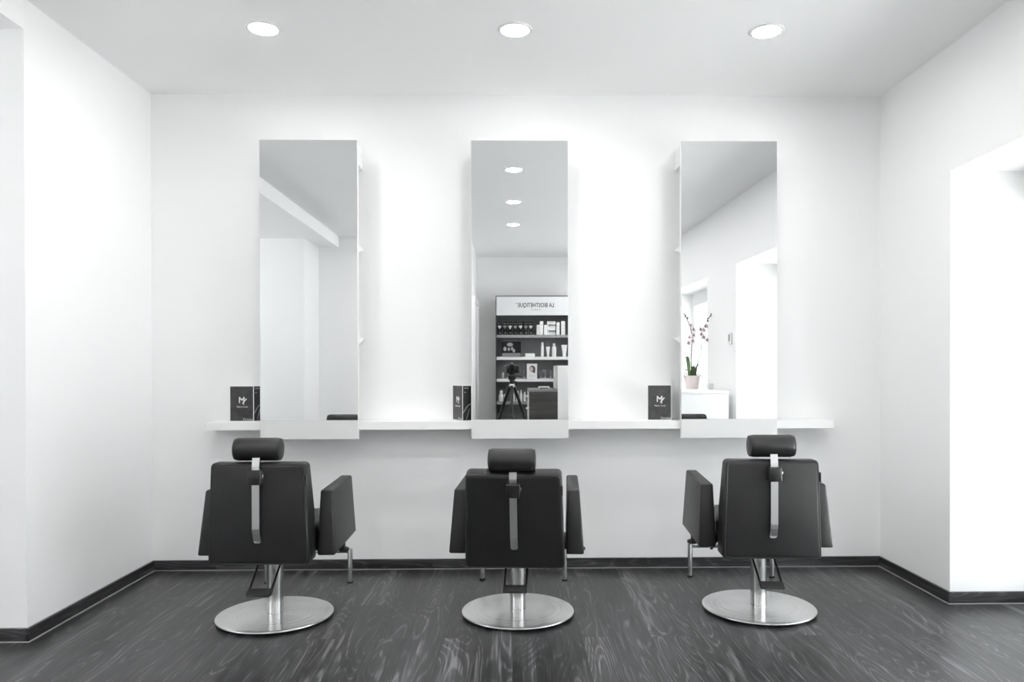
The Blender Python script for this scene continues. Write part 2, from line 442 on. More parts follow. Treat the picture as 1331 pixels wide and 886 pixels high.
def menu_card(corner, left_dir, right_dir, label):
    """two stiff panels standing open like a book; corner = the fold nearest the room, local coordinates from there"""
    t = empty('menu_card', (*corner, ZS + .0006), 0, label, 'menu card', 'menu cards standing on the shelf')
    L = Vector((*left_dir, 0)).normalized(); R = Vector((*right_dir, 0)).normalized()
    for nm, o, d, dark in (('front_panel', L * CW, -L, 'card_dark'), ('side_panel', Vector((0, 0, 0)), R, 'card_black')):
        b = bmesh.new(); add_box(b, 0, CW, 0, CH, -.004, 0)
        p = obj(nm, place(o, d, b), 'card_white', t)
        b = bmesh.new(); add_box(b, .002, CW - .0035, .003, CH - .002, 0, .0006)
        obj('print', place(o, d, b), dark, p)
        n = d.cross(Vector((0, 0, 1))) * .0007
        if nm == 'front_panel':
            b = logo_bm(.000272); bmesh.ops.translate(b, vec=(CW * .53, CH * .60, 0), verts=b.verts)
            obj('logo', place(o + n, d, b), 'print_white', p)
            b = fit_bm(text_bm('Meine Code', .02), .062, .0085); bmesh.ops.translate(b, vec=(CW * .52, CH * .415, 0), verts=b.verts)
            obj('lettering', place(o + n, d, b), 'print_white', p)
            b = fit_bm(text_bm('Drinks', .02), .054, .0145); bmesh.ops.translate(b, vec=(CW - .0325, .0115, 0), verts=b.verts)
            obj('lettering', place(o + n, d, b), 'print_pale', p)
        else:
            for q in range(2):
                b = bmesh.new(); add_strip(b, (.01, CH * (.93 - .12 * q)), (.035 - .015 * q, CH * (.93 - .12 * q)), .004)
                obj('lettering', place(o + n, d, b), 'print_grey', p)
            obj('illustration', place(o + n, d, tube([(.004 + .045 * k / 8, .045 + .05 * math.sin(k / 8 * 1.5), .0002) for k in range(9)], .0022, 6)), 'print_grey', p)
            obj('illustration', place(o + n, d, tube([(.022 + .02 * k / 8, .008 + .06 * k / 8, .0002) for k in range(9)], .0015, 6)), 'print_grey', p)
    return t
menu_card((-1.449, 4.295), (-1, .03), (.55, .83), 'dark menu card with white logo left of the left mirror')
menu_card((-.277, 4.275), (-.47, .88), (.9, .42), 'dark menu card opened like a corner, left of the middle mirror')
menu_card((.902, 4.290), (-1, .03), (.12, .99), 'dark menu card with white logo left of the right mirror')

# ------------------------------------------------------------------ styling chairs
def styling_chair(x, y, rz, label, zb, tilt, za, dhead, xhead=0.):
    """zb: lower edge of the backrest, tilt: recline of the backrest, za: armrest top, dhead: headrest centre above the backrest"""
    t = empty('styling_chair', (x, y, 0), rz, label, 'chair', 'black styling chairs facing the mirrors')
    # round base
    base = obj('base_plate', lathe([(0, .008), (.258, .008), (.2645, .0105), (.2665, .0145), (.2655, .0178), (.262, .0198)] + [(.26 * (1 - k / 12), .0202 + .0022 * (1 - (1 - k / 12) ** 2)) for k in range(13)], 128), 'disc', t, True)
    for k in range(6):
        a = k * PI / 3 + .52
        obj('glide', lathe([(0, 0), (.013, 0), (.015, .003), (.013, .0085), (0, .0085)], 16, Matrix.Translation((.225 * math.cos(a), .225 * math.sin(a), 0))), 'chrome', base, True)
    zs = zb - .028                                  # underside of the seat mechanism
    obj('column', lathe([(0, .0225), (.0395, .0225), (.0395, .027), (.0375, .0275), (.0375, zs + .02), (0, zs + .02)], 48), 'steel', t, True)
    mech = bmesh.new(); add_lathe(mech, [(0, zs), (.05, zs), (.058, zs + .025), (0, zs + .025)], 40); add_box(mech, -.13, .13, -.12, .26, zs + .02, zs + .058, r=.008)
    obj('seat_mechanism', mech, 'black_metal', t, True)
    # pump lever
    lv = bmesh.new()
    for s in (-1, 1):
        add_tube(lv, [(s * .05, -.01, zs + .03), (s * .05, -.05, zs + .02), (s * .049, -.20, .192), (s * .047, -.225, .182)], .0052, 10)
    lev = obj('pump_lever', lv, 'black_metal', t, True)
    pd = bmesh.new()
    add_prism(pd, [(-.195, .182), (-.20, .194), (-.222, .192), (-.245, .178), (-.248, .168), (-.236, .166), (-.215, .174)], 'x', -.053, .053, r=.004, seg=2)
    obj('pedal', pd, 'rubber', lev, True)
    # seat
    obj('seat', box(-.205, .205, -.11, .365, zb + .028, zb + .145, r=.028, seg=5), 'leather', t, True)
    # backrest, reclined about its lower rear edge
    Bm = Matrix.Translation((0, -.24, zb)) @ Matrix.Rotation(tilt, 4, 'X')
    hb = .4495
    def warp(q):
        k = (q[2]) / hb
        return (q[0] * (.445 + (.417 - .445) * k) / .445, q[1], q[2])
    bk = bmesh.new()
    add_prism(bk, [(0, 0), (.138, 0), (.142, hb * .5), (.088, hb), (0, hb)], 'x', -.2225, .2225, r=.02, seg=5, warp=warp)
    back = obj('backrest', bk, 'leather', t, True, Bm)
    pts = [(-.2225 + .008, -.0005, .008), (.2225 - .008, -.0005, .008), (.2085 - .008, -.0005, hb - .007), (-.2085 + .008, -.0005, hb - .007)]
    pts = [(p[0], .0035, p[2]) for p in pts]
    obj('piping', tube(rounded_loop(pts, .022), .0028, 8, closed=True), 'leather_seam', back, True, Bm)
    obj('fabric_tag', box(.2105, .2135, -.002, .016, hb - .098, hb - .055), 'black_plastic', back, False, Bm)
    # headrest on its steel strap
    HL = .104; hr = .051
    prof = [(0, -HL), (hr * .55, -HL), (hr * .86, -HL + .004), (hr * .97, -HL + .012), (hr, -HL + .022), (hr, HL - .022), (hr * .97, HL - .012), (hr * .86, HL - .004), (hr * .55, HL), (0, HL)]
    hm = Bm @ Matrix.Translation((xhead, .047, hb + dhead)) @ Matrix.Rotation(PI / 2, 4, 'Y')
    head = obj('headrest', lathe(prof, 48, hm), 'leather', t, True)
    for s in (-1, 1):
        obj('piping', tube([(hm @ Vector((hr * .9 * math.cos(a), hr * .9 * math.sin(a), s * (HL - .0055)))) for a in [2 * PI * k / 40 for k in range(40)]], .002, 6, closed=True), 'leather_seam', head, True)
    st = bmesh.new(); rows = []
    path = [(-.012, hb + dhead - hr + .02), (-.020, hb - .012), (-.022, hb - .05), (-.022, .165), (-.018, .145), (-.010, .125), (-.004, .112)]
    for k in range(1, 7):
        a = k / 6 * PI / 2; path.append((-.003, .112 - .012 * math.sin(a)))
    ws = [.016] * 7 + [.016 - .0085 * (1 - math.cos(k / 6 * PI / 2)) for k in range(1, 7)]
    for (yy, zz), w in zip(path, ws):
        rows.append([st.verts.new((-w, yy, zz)), st.verts.new((w, yy, zz)), st.verts.new((w, yy - .005, zz)), st.verts.new((-w, yy - .005, zz))])
    for a, b in zip(rows, rows[1:]):
        for k in range(4): st.faces.new((a[k], a[(k + 1) % 4], b[(k + 1) % 4], b[k]))
    st.faces.new(rows[0]); st.faces.new(rows[-1][::-1])
    strap = obj('headrest_strap', st, 'alu', t, False, Bm)
    cl = obj('clamp', box(-.0295, .0295, -.046, -.001, hb - .091, hb - .027, r=.006), 'black_plastic', strap, True, Bm)
    obj('release_button', box(.0285, .036, -.034, -.018, hb - .060, hb - .046, r=.002), 'chrome', cl, True, Bm)
    # armrests
    for s in (-1, 1):
        y0, y1, h = -.13, .325, .290
        z0 = za - h
        c = [(s * .229, y0, z0), (s * .311, y0, z0), (s * .311, y1, z0 + .013), (s * .229, y1, z0 + .013), (s * .234, y0 + .045, za), (s * .291, y0 + .045, za), (s * .291, y1 - .005, za + .012), (s * .234, y1 - .005, za + .012)]
        am = bmesh.new(); add_hexa(am, c, .009, 3)
        arm = obj('armrest', am, 'leather', t, True)
        obj('arm_knob', lathe([(0, 0), (.022, 0), (.026, .004), (.026, .013), (.018, .0175), (.008, .0175), (.008, .04), (0, .04)], 24, Matrix.Translation((s * .298, .10, z0 - .033))), 'black_plastic', arm, True)
        obj('arm_plate', box(*sorted((s * .208, s * .216)), -.02, .14, zb + .06, zb + .205, r=.002, seg=1), 'plate', t)
        bb = bmesh.new(); add_box(bb, *sorted((s * .20, s * .236)), -.07, .12, z0 + .01, z0 + .05, r=.004, seg=2)
        obj('arm_bracket', bb, 'black_metal', t, True)
    # footrest
    fr = bmesh.new(); fx, fy, fz = .226, .565, .187
    add_cyl(fr, (-fx + .012, fy, fz - .0125), (fx - .012, fy, fz - .0125), .0115, 20)
    for s in (-1, 1): add_tube(fr, [(s * .12, fy, fz - .0125), (s * .12, fy - .06, fz - .010), (s * .12, .28, zs + .035), (s * .12, .20, zs + .038)], .0105, 14)
    foot = obj('footrest', fr, 'steel', t, True)
    for s in (-1, 1):
        lg = obj('leg', cyl((s * fx, fy, .004), (s * fx, fy, fz), .0135, 28, cap=.001), 'steel', foot, True)
        # rubber foot belongs to the footrest
        obj('rubber_foot', lathe([(0, 0), (.0155, 0), (.0155, .006), (.0138, .009), (0, .009)], 24, Matrix.Translation((s * fx, fy, 0))), 'rubber', foot, True)
    return t
styling_chair(-1.112, 3.585, -.4 * D2R, 'black leather styling chair on the left, with round steel base, under the left mirror', .303, 0, .609, .056, -.011)
styling_chair(.026, 3.613, -3.6 * D2R, 'black leather styling chair in the middle with lowered, reclined back', .272, 14. * D2R, .603, .048, -.007)
styling_chair(1.187, 3.646, -3. * D2R, 'black leather styling chair on the right, with round steel base, under the right mirror', .299, 0, .618, .060, .005)

# ------------------------------------------------------------------ camera on its tripod (seen in the middle mirror)
HC = 1.16735
t = empty('photo_camera', (0, -.012, HC), 0, 'black photo camera on the tripod seen in the middle mirror', 'camera')
b = bmesh.new(); add_box(b, -.062, .072, -.155, -.10, -.062, .03, r=.012); add_hexa(b, [(-.034, -.15, .025), (.034, -.15, .025), (.034, -.10, .025), (-.034, -.10, .025), (-.02, -.145, .052), (.02, -.145, .052), (.024, -.095, .047), (-.024, -.095, .047)], .006)
body = obj('camera_body', b, 'black_plastic', t, True)
obj('grip', box(.048, .086, -.15, -.072, -.06, .026, r=.014), 'rubber', body, True)
obj('lens', lathe([(.030, -.004), (.030, .002), (.034, .002), (.041, -.004), (.042, -.03), (.038, -.034), (.038, -.07), (.034, -.09), (0, -.09)], 40, Matrix.Rotation(-PI / 2, 4, 'X')), 'black_plastic', t, True)
obj('front_element', lathe([(0, -.006), (.02, -.0075), (.030, -.012), (0, -.02)], 32, Matrix.Rotation(-PI / 2, 4, 'X')), pmat('dark_lens_glass', .01, .05), t, True)
obj('hot_shoe', box(-.011, .011, -.14, -.115, .047, .058), 'alu', body)

tz = HC - .062
t = empty('tripod', (0, -.13, 0), 0, 'black three-legged tripod carrying the camera, seen in the middle mirror', 'tripod')
b = bmesh.new(); add_box(b, -.028, .028, -.035, .035, tz - .022, tz - .001, r=.004); add_cyl(b, (-.04, 0, tz - .052), (.04, 0, tz - .052), .024, 24, cap=.003); add_cyl(b, (0, 0, tz - .12), (0, 0, tz - .04), .026, 24, cap=.004)
hd = obj('tripod_head', b, 'black_metal', t, True)
obj('pan_handle', tube([(.03, -.01, tz - .03), (.07, -.03, tz - .035), (.11, -.06, tz - .045)], .009, 12), 'rubber', hd, True)
obj('lock_lever', tube([(.025, .005, tz - .09), (.055, .01, tz - .105), (.062, .01, tz - .13)], .007, 10), 'black_plastic', hd, True)
zc = tz - .13
obj('collar', lathe([(0, zc - .035), (.022, zc - .035), (.032, zc - .02), (.032, zc - .006), (.027, zc), (.027, zc + .008), (0, zc + .008)], 32), 'alu', t, True)
obj('centre_column', cyl((0, 0, zc - .33), (0, 0, zc), .015, 20), 'black_metal', t, True)
for az in (90, 210, 330):
    d = Vector((math.cos(az * D2R), math.sin(az * D2R), 0))
    p0 = d * .028 + Vector((0, 0, zc - .015)); p3 = d * .40
    p1 = p0.lerp(p3, .36); p2 = p0.lerp(p3, .68)
    b = bmesh.new(); add_cyl(b, p0, p1, .0175, 18); add_cyl(b, p1, p2, .0145, 18); add_cyl(b, p2, p3 + Vector((0, 0, .012)), .0098, 18)
    lg = obj('leg', b, 'black_metal', t, True)
    u = (p3 - p0).normalized()
    for p, r in ((p1, .021), (p2, .0175)):
        b = bmesh.new(); add_cyl(b, p - u * .02, p + u * .022, r, 18, cap=.003); add_box(b, p.x - .006, p.x + .006, p.y + r - .004, p.y + r + .010, p.z - .02, p.z + .02, r=.002, seg=1)
        obj('leg_lock', b, 'black_plastic', lg, True)
    obj('rubber_foot', lathe([(0, 0), (.014, 0), (.016, .006), (.012, .02), (0, .02)], 18, Matrix.Translation((p3.x, p3.y, 0))), 'rubber', lg, True)

# ------------------------------------------------------------------ product shelving on the rear wall (seen in the middle mirror)
YF = -2.12
def kx(x): return x * 1.0163
def kz(z): return HC + (z - HC) * 1.0163
UX0, UX1 = -.224, .87
M['unit_dark'] = pmat('anthracite_unit_frame', (.035, .035, .038), .4)
M['unit_grey'] = pmat('grey_unit_back', (.23, .232, .238), .5)
M['shelf_grey'] = pmat('grey_shelf_board', (.30, .305, .31), .5)
M['sign_panel'] = pmat('pale_sign_panel', (.72, .73, .74), .4)
t = empty('product_shelving', ((UX0 + UX1) / 2, (YF + YREAR) / 2, 0), 0, 'tall grey product shelving with brand sign, reflected in the middle mirror', 'shelving')
ox, oy = (UX0 + UX1) / 2, (YF + YREAR) / 2
def U(x0, x1, y0, y1, z0, z1): return box(x0 - ox, x1 - ox, y0 - oy, y1 - oy, z0, z1)
zt = kz(2.152)
obj('side_panel', U(UX0, UX0 + .012, YREAR + .001, YF, 0, zt), 'unit_dark', t); obj('side_panel', U(UX1 - .012, UX1, YREAR + .001, YF, 0, zt), 'unit_dark', t)
obj('top_panel', U(UX0 + .012, UX1 - .012, YREAR + .001, YF, zt - .012, zt), 'unit_dark', t)
obj('back_panel', U(UX0 + .012, UX1 - .012, YREAR + .001, YREAR + .015, .06, zt - .012), 'unit_grey', t)
obj('plinth', U(UX0 + .012, UX1 - .012, YREAR + .015, YF - .03, 0, .06), 'unit_dark', t)
ss = obj('sign_board', U(UX0 + .012, UX1 - .012, YF - .03, YF - .001, kz(1.885), zt - .012), 'sign_panel', t)
def on_front(bm, x, y, z):
    m = Matrix(((-1, 0, 0, x), (0, 0, 1, y), (0, 1, 0, z), (0, 0, 0, 1)))   # faces +Y, reads from the room
    bmesh.ops.transform(bm, matrix=m, verts=bm.verts); return bm
b = fit_bm(text_bm('LA BIOSTHETIQUE', .08, .0012), kx(.576) - kx(.083), .072)
obj('lettering', on_front(b, kx((.576 + .083) / 2) - ox, YF - .0005 - oy, kz(2.019)), 'print_black', ss)
b = fit_bm(text_bm('\u00ae', .03), .022, .022)
obj('lettering', on_front(b, kx(.062) - ox, YF - .0005 - oy, kz(2.045)), 'print_black', ss)
b = fit_bm(text_bm('P A R I S', .03), kx(.122), .021)
obj('lettering', on_front(b, kx(.326) - ox, YF - .0005 - oy, kz(1.961)), 'print_black', ss)
SH = [(1.618, 1.579, 'shelf_grey'), (1.317, 1.276, 'lacquer'), (1.014, .976, 'lacquer'), (.702, .666, 'shelf_grey'), (.38, .344, 'shelf_grey')]
for a, c, m in SH: obj('shelf_board', U(UX0 + .012, UX1 - .012, YREAR + .015, YF - .004, kz(c), kz(a)), m, t)
SZ = [kz(s[0]) + .0008 for s in SH]

M['carton_dark'] = pmat('dark_carton', (.010, .010, .011), .5, spec=.2)
M['carton_white'] = pmat('white_carton', (.78, .78, .78), .45)
M['tube_grey'] = pmat('grey_tube', (.10, .10, .105), .35)
M['cap_grey'] = pmat('grey_cap', (.35, .35, .36), .4)
M['skin_print'] = pmat('printed_skin', (.62, .48, .45), .5)
M['hair_print'] = pmat('printed_hair', (.05, .045, .05), .5)
ords = ['first', 'second', 'third', 'fourth', 'fifth', 'sixth', 'seventh']
def disc_bm(cx, cy, rx, ry, z=.0005, n=24):
    bm = bmesh.new()
    v0 = [bm.verts.new((cx + rx * math.cos(2 * PI * k / n), cy + ry * math.sin(2 * PI * k / n), 0)) for k in range(n)]
    v1 = [bm.verts.new((v.co.x, v.co.y, z)) for v in v0]
    bm.faces.new(v0[::-1]); bm.faces.new(v1)
    for k in range(n): bm.faces.new((v0[k], v0[(k + 1) % n], v1[(k + 1) % n], v1[k]))
    return bm
def flat(bm):  # drawing in x, z facing +Y (x mirrored so it reads from the room)
    m = Matrix(((-1, 0, 0, 0), (0, 0, 1, 0), (0, 1, 0, 0), (0, 0, 0, 1))); bmesh.ops.transform(bm, matrix=m, verts=bm.verts); return bm
# top shelf: dark cartons
KI = 1.02
def kix(x): return x * KI
edges = [-.204, -.130, -.059, .012, .083, .157, .228, .294]
for i in range(7):
    x0, x1 = kix(edges[i]) + .004, kix(edges[i + 1]) - .004
    w = x1 - x0; h = .182
    o = empty('product_carton', ((x0 + x1) / 2, -2.2, SZ[0]), 0, '%s dark carton from the left on the top product shelf in the middle mirror' % ords[i], 'carton', 'dark cartons on the top product shelf')
    obj('carton_body', box(-w / 2, w / 2, -.035, .035, 0, h, r=.001, seg=1), 'carton_dark', o)
    b = bmesh.new()
    for dx in (-.010, .010):
        q = disc_bm(dx, h * .64, .013, .014); me = bpy.data.meshes.new('q'); q.to_mesh(me); q.free(); b.from_mesh(me); bpy.data.meshes.remove(me)
    add_hexa(b, [(-.021, h * .62, 0), (0, h * .44, 0), (.021, h * .62, 0), (0, h * .66, 0), (-.021, h * .62, .0005), (0, h * .44, .0005), (.021, h * .62, .0005), (0, h * .66, .0005)])
    flat(b); bmesh.ops.translate(b, vec=(0, .035, 0), verts=b.verts)
    obj('emblem', b, 'print_grey' if i % 2 else 'print_white', o)
    b = bmesh.new(); add_strip(b, (-.018, h * .14), (.006, h * .14), .008); add_strip(b, (-.02, h * .86), (.02, h * .86), .004)
    flat(b); bmesh.ops.translate(b, vec=(0, .035, 0), verts=b.verts)
    obj('caption', b, 'print_grey', o)
# top shelf: white cartons
def carton(x0, x1, z0, h, y, label, d=.06, band=None):
    x0, x1 = kix(x0), kix(x1)
    o = empty('product_carton', ((x0 + x1) / 2, y, z0), 0, label, 'carton', 'white cartons on the top product shelf')
    w = x1 - x0
    obj('carton_body', box(-w / 2, w / 2, -d / 2, d / 2, 0, h, r=.001, seg=1), 'carton_white', o)
    b = bmesh.new()
    if band: add_strip(b, (-w / 2 + .012, h / 2), (w / 2 - .02, h / 2), h * .8)
    else:
        add_strip(b, (-w * .3, h * .7), (w * .3, h * .7), .004); add_strip(b, (-w * .3, h * .5), (w * .2, h * .5), .003)
    flat(b); bmesh.ops.translate(b, vec=(0, d / 2, 0), verts=b.verts)
    obj('caption', b, 'unit_grey' if band else 'print_grey', o)
z0 = SZ[0]
carton(.342, .384, z0, .139, -2.19, 'short white carton beside the dark cartons on the top product shelf')
carton(.386, .432, z0, .19, -2.2, 'tall white carton second from the dark cartons on the top product shelf')
carton(.442, .484, z0, .139, -2.19, 'short white carton left of the lying cartons on the top product shelf')
zz = z0
for i, (h, bd) in enumerate(((.032, None), (.036, 1), (.045, None), (.036, 1), (.036, None))):
    carton(.486 + .004 * (i % 2), .602 - .012 * (i % 2), zz, h, -2.205, ['white carton lying at the bottom of the stack on the top product shelf', 'dark-faced carton lying second from bottom of the stack, top product shelf', 'white carton lying in the middle of the stack on the top product shelf', 'dark-faced carton lying second from top of the stack, top product shelf', 'white carton lying uppermost on the stack on the top product shelf'][i], .07, bd)
    zz += h + .0006
carton(.612, .656, z0, .174, -2.2, 'white carton just right of the lying stack on the top product shelf')
carton(.678, .731, z0, .19, -2.2, 'wide white carton at the right of the top product shelf')
# second shelf
z1 = SZ[1]
x0, x1 = kix(-.136), kix(.123); w = x1 - x0; h = .212
o = empty('display_box', ((x0 + x1) / 2, -2.2, z1), 0, 'dark display box with pale pictures on the second product shelf', 'display box')
obj('box_body', box(-w / 2, w / 2, -.05, .05, 0, h, r=.001, seg=1), 'carton_dark', o)
b = bmesh.new(); add_box(b, -w / 2 + .004, w / 2 - .004, .05, .085, 0, .05, r=.002, seg=1)
obj('front_tray', b, 'unit_grey', o)
for cx, cz, rx, rz in ((-.09, .11, .022, .03), (-.035, .105, .018, .024), (.01, .112, .016, .026), (.035, .085, .018, .026), (-.02, .17, .042, .026)):
    b = flat(disc_bm(-cx, cz, rx, rz)); bmesh.ops.translate(b, vec=(0, .05, 0), verts=b.verts)
    obj('picture', b, 'print_grey', o)
b = bmesh.new(); add_hexa(b, [(-.07, -.03, 0), (.07, -.03, 0), (.066, .03, 0), (-.066, .03, 0), (-.072, -.035, .05), (.072, -.035, .05), (.067, .02, .042), (-.067, .02, .042)], .003, 2)
setp(obj('card_holder', b, 'carton_white', None, True, None, (kix(.2475), -2.19, z1)), 'low white card holder beside the dark display box on the second product shelf', 'card holder')
def bottle(x0, x1, z0, h, y, label, m='carton_white', neck=.55, shoulder=.72, grp='bottles on the product shelves'):
    r = kix(x1 - x0) / 2
    o = empty('product_bottle', (kix((x0 + x1) / 2), y, z0), 0, label, 'bottle', grp)
    obj('bottle_body', lathe([(0, 0), (r * .92, 0), (r, .004), (r, h * (shoulder - .06)), (r * .9, h * shoulder), (r * neck, h * (shoulder + .06)), (r * neck, h * (shoulder + .08)), (0, h * (shoulder + .08))], 24), m, o, True)
    obj('bottle_cap', lathe([(0, h * (shoulder + .08)), (r * (neck + .08), h * (shoulder + .08)), (r * (neck + .06), h - .003), (r * neck, h), (0, h)], 24), m, o, True)
def squeeze_tube(x0, x1, z0, h, y, label, m, cap='cap_grey', grp='tubes on the product shelves'):
    w = kix(x1 - x0) / 2
    o = empty('product_tube', (kix((x0 + x1) / 2), y, z0), 0, label, 'tube', grp)
    obj('tube_cap', lathe([(0, 0), (w * .62, 0), (w * .66, h * .02), (w * .6, h * .2), (0, h * .2)], 24), cap, o, True)
    b = bmesh.new(); rows = []
    for k in range(9):
        f = k / 8; rx = w * (.6 + .4 * f); ry = w * .62 * (1 - f) ** .8 + .0015
        rows.append([b.verts.new((rx * math.cos(2 * PI * q / 24), ry * math.sin(2 * PI * q / 24), h * (.2 + .8 * f))) for q in range(24)])
    for a, c in zip(rows, rows[1:]):
        for q in range(24): b.faces.new((a[q], a[(q + 1) % 24], c[(q + 1) % 24], c[q]))
    b.faces.new(rows[0][::-1]); b.faces.new(rows[-1])
    obj('tube_body', b, m, o, True)
bottle(.398, .440, z1, .202, -2.2, 'tall slim white bottle next to the card holder, second product shelf', shoulder=.78, neck=.7)
squeeze_tube(.469, .525, z1, .14, -2.19, 'short white tube between the two tall bottles, second product shelf', 'carton_white', 'carton_white')
bottle(.551, .611, z1, .187, -2.2, 'broad-shouldered white bottle on the second product shelf', neck=.5)
squeeze_tube(.680, .764, z1, .166, -2.19, 'wide white tube at the right of the second product shelf', 'carton_white', 'carton_white')
# third shelf
z2 = SZ[2]
def jar(x0, x1, z0, h, y, label, m='carton_white', lid='lacquer'):
    r = kix(x1 - x0) / 2
    o = empty('product_jar', (kix((x0 + x1) / 2), y, z0), 0, label, 'jar', 'jars on the product shelves')
    obj('jar_body', lathe([(0, 0), (r * .9, 0), (r, .004), (r, h * .62), (r * .93, h * .64), (0, h * .64)], 24), m, o, True)
    obj('lid', lathe([(0, h * .64), (r, h * .64), (r, h - .003), (r * .94, h), (0, h)], 24), lid, o, True)
jar(-.150, -.107, z2, .088, -2.19, 'grey jar at the left end of the third product shelf', 'cap_grey', 'cap_grey')
squeeze_tube(-.09, -.045, z2, .1, -2.2, 'grey tube beside the jar, left of the camera on the third product shelf', 'tube_grey')
squeeze_tube(.148, .198, z2, .126, -2.2, 'grey tube left of the portrait card on the third product shelf', 'tube_grey')
squeeze_tube(.366, .416, z2, .108, -2.2, 'grey tube nearest the right of the portrait card, third product shelf', 'tube_grey')
squeeze_tube(.422, .486, z2, .124, -2.2, 'largest grey tube right of the portrait card, third product shelf', 'tube_grey')
squeeze_tube(.496, .558, z2, .12, -2.2, 'grey tube third right of the portrait card, third product shelf', 'tube_grey')
x0, x1 = kix(.205), kix(.345); w = x1 - x0; h = .21
o = empty('portrait_card', ((x0 + x1) / 2, -2.155, z2), 0, 'white standing card with a portrait on the third product shelf', 'card')
b = bmesh.new(); add_box(b, -w / 2, w / 2, -.004, .004, 0, h, r=.001, seg=1); add_hexa(b, [(-.02, -.05, 0), (.02, -.05, 0), (.02, -.045, 0), (-.02, -.045, 0), (-.02, -.006, h * .7), (.02, -.006, h * .7), (.02, -.002, h * .7), (-.02, -.002, h * .7)])
obj('card_board', b, 'carton_white', o)
for dx, dz, rx, rz, m, dy in ((.004, .138, .042, .046, 'hair_print', .004), (-.008, .134, .026, .034, 'skin_print', .0046), (.03, .115, .014, .04, 'hair_print', .0048)):
    b = flat(disc_bm(-dx, dz, rx, rz)); bmesh.ops.translate(b, vec=(0, dy, 0), verts=b.verts); obj('portrait_print', b, m, o)
b = bmesh.new(); add_strip(b, (-.04, .045), (.04, .045), .004); add_strip(b, (-.03, .032), (.03, .032), .003); flat(b); bmesh.ops.translate(b, vec=(0, .004, 0), verts=b.verts)
obj('caption', b, 'print_grey', o)
# fourth shelf
z3 = SZ[3]
jar(-.183, -.119, z3, .095, -2.18, 'lower white jar of the stacked pair on the fourth product shelf')
jar(-.170, -.128, z3 + .0956, .056, -2.18, 'upper white jar of the stacked pair on the fourth product shelf')
jar(-.108, -.076, z3, .1, -2.19, 'slim white jar right of the stacked pair, fourth product shelf')
bottle(.005, .04, z3, .11, -2.2, 'small white bottle behind the tripod leg, fourth product shelf')
squeeze_tube(.048, .092, z3, .145, -2.2, 'white tube between two bottles on the fourth product shelf', 'carton_white', 'carton_white')
bottle(.107, .141, z3, .16, -2.2, 'tallest white bottle on the fourth product shelf', shoulder=.7, neck=.45)
bottle(.156, .193, z3, .132, -2.2, 'white bottle next to the reception desk on the fourth product shelf', neck=.45)

# ------------------------------------------------------------------ reception desk (seen in the middle mirror)
M['desk_wood'] = wood_mat('dark_desk_wood', 'X', dark=(.03, .029, .027), mid=(.05, .049, .046), light=(.085, .083, .078), rough=.5, seam=False)
M['desk_top'] = pmat('grey_desk_top', (.2, .2, .2), .4)
t = empty('reception_desk', (.75, -1.22, 0), 0, 'reception desk with dark wood front and white upstand, seen in the middle mirror', 'desk')
def Dk(x0, x1, y0, y1, z0, z1, r=0.): return box(x0 - .75, x1 - .75, y0 + 1.22, y1 + 1.22, z0, z1, r=r)
obj('carcass', Dk(.205, .56, -1.7, -.775, .03, .875), 'lacquer', t)
obj('front_panel', Dk(.208, .556, -.775, -.75, .03, .875), 'desk_wood', t)
obj('desk_top', Dk(.203, .556, -1.7, -.748, .875, .9), 'desk_top', t)
b = bmesh.new()
for (y0, y1, z0, z1) in ((-1.7, -.75, 0, .875), (-1.7, -.75, 1.165, 1.192), (-.775, -.75, .875, 1.165), (-1.7, -1.675, .875, 1.165)): add_box(b, .556 - .75, 1.35 - .75, y0 + 1.22, y1 + 1.22, z0, z1)
add_box(b, .58 - .75, 1.35 - .75, -1.675 + 1.22, -.775 + 1.22, .875, 1.165)
obj('upstand', b, 'lacquer', t)
for zz in (.81, .66):
    b = bmesh.new(); add_cyl(b, (.205 - .75, -1.0 + 1.22, zz), (.175 - .75, -1.0 + 1.22, zz), .012, 16, cap=.002)
    obj('knob', b, 'lacquer', t, True)
b = bmesh.new(); add_box(b, -.07, .07, -.1, .1, .014, .024, r=.003)
for sx in (-.06, .06):
    for sy in (-.09, .09): add_cyl(b, (sx, sy, 0), (sx, sy, .016), .006, 12)
setp(obj('letter_tray', b, 'lacquer', None, True, None, (.41, -1.3, .9008)), 'small white letter tray on the reception desk', 'tray')

# ------------------------------------------------------------------ counter, orchid and wall control (seen in the right mirror)
t = empty('low_cabinet', (1.78, .75, 0), 0, 'low white cabinet under the window, reflected in the right mirror', 'cabinet')
def Cb(x0, x1, y0, y1, z0, z1, r=0.): return box(x0 - 1.78, x1 - 1.78, y0 - .75, y1 - .75, z0, z1, r=r)
obj('cabinet_body', Cb(1.50, 2.028, .02, 1.392, .06, .922, r=.002), 'lacquer', t)
obj('plinth', Cb(1.53, 2.02, .05, 1.36, 0, .06), 'shelf_grey', t)
obj('worktop', Cb(1.485, 2.03, .0, 1.40, .922, .946, r=.003), 'lacquer', t)
for k in range(3):
    y0 = .03 + k * .453
    d = obj('door', Cb(1.482, 1.4995, y0, y0 + .448, .07, .915, r=.002), 'lacquer', t)
    obj('door_handle', Cb(1.468, 1.4815, y0 + .03, y0 + .13, .86, .872, r=.002), 'steel', d)
ZC = .9468
t = empty('potted_orchid', (1.868, .62, ZC), 0, 'pink flowering orchid in a pale pink pot, reflected in the right mirror', 'plant')
M['pot'] = pmat('pale_pink_ceramic', (.74, .65, .64), .35)
M['leaf'] = pmat('orchid_leaf', (.10, .18, .06), .4, noise=.3, nscale=12)
M['leaf_dark'] = pmat('orchid_dark_leaf', (.035, .06, .04), .4)
M['leaf_brown'] = pmat('withered_leaf', (.13, .075, .07), .6)
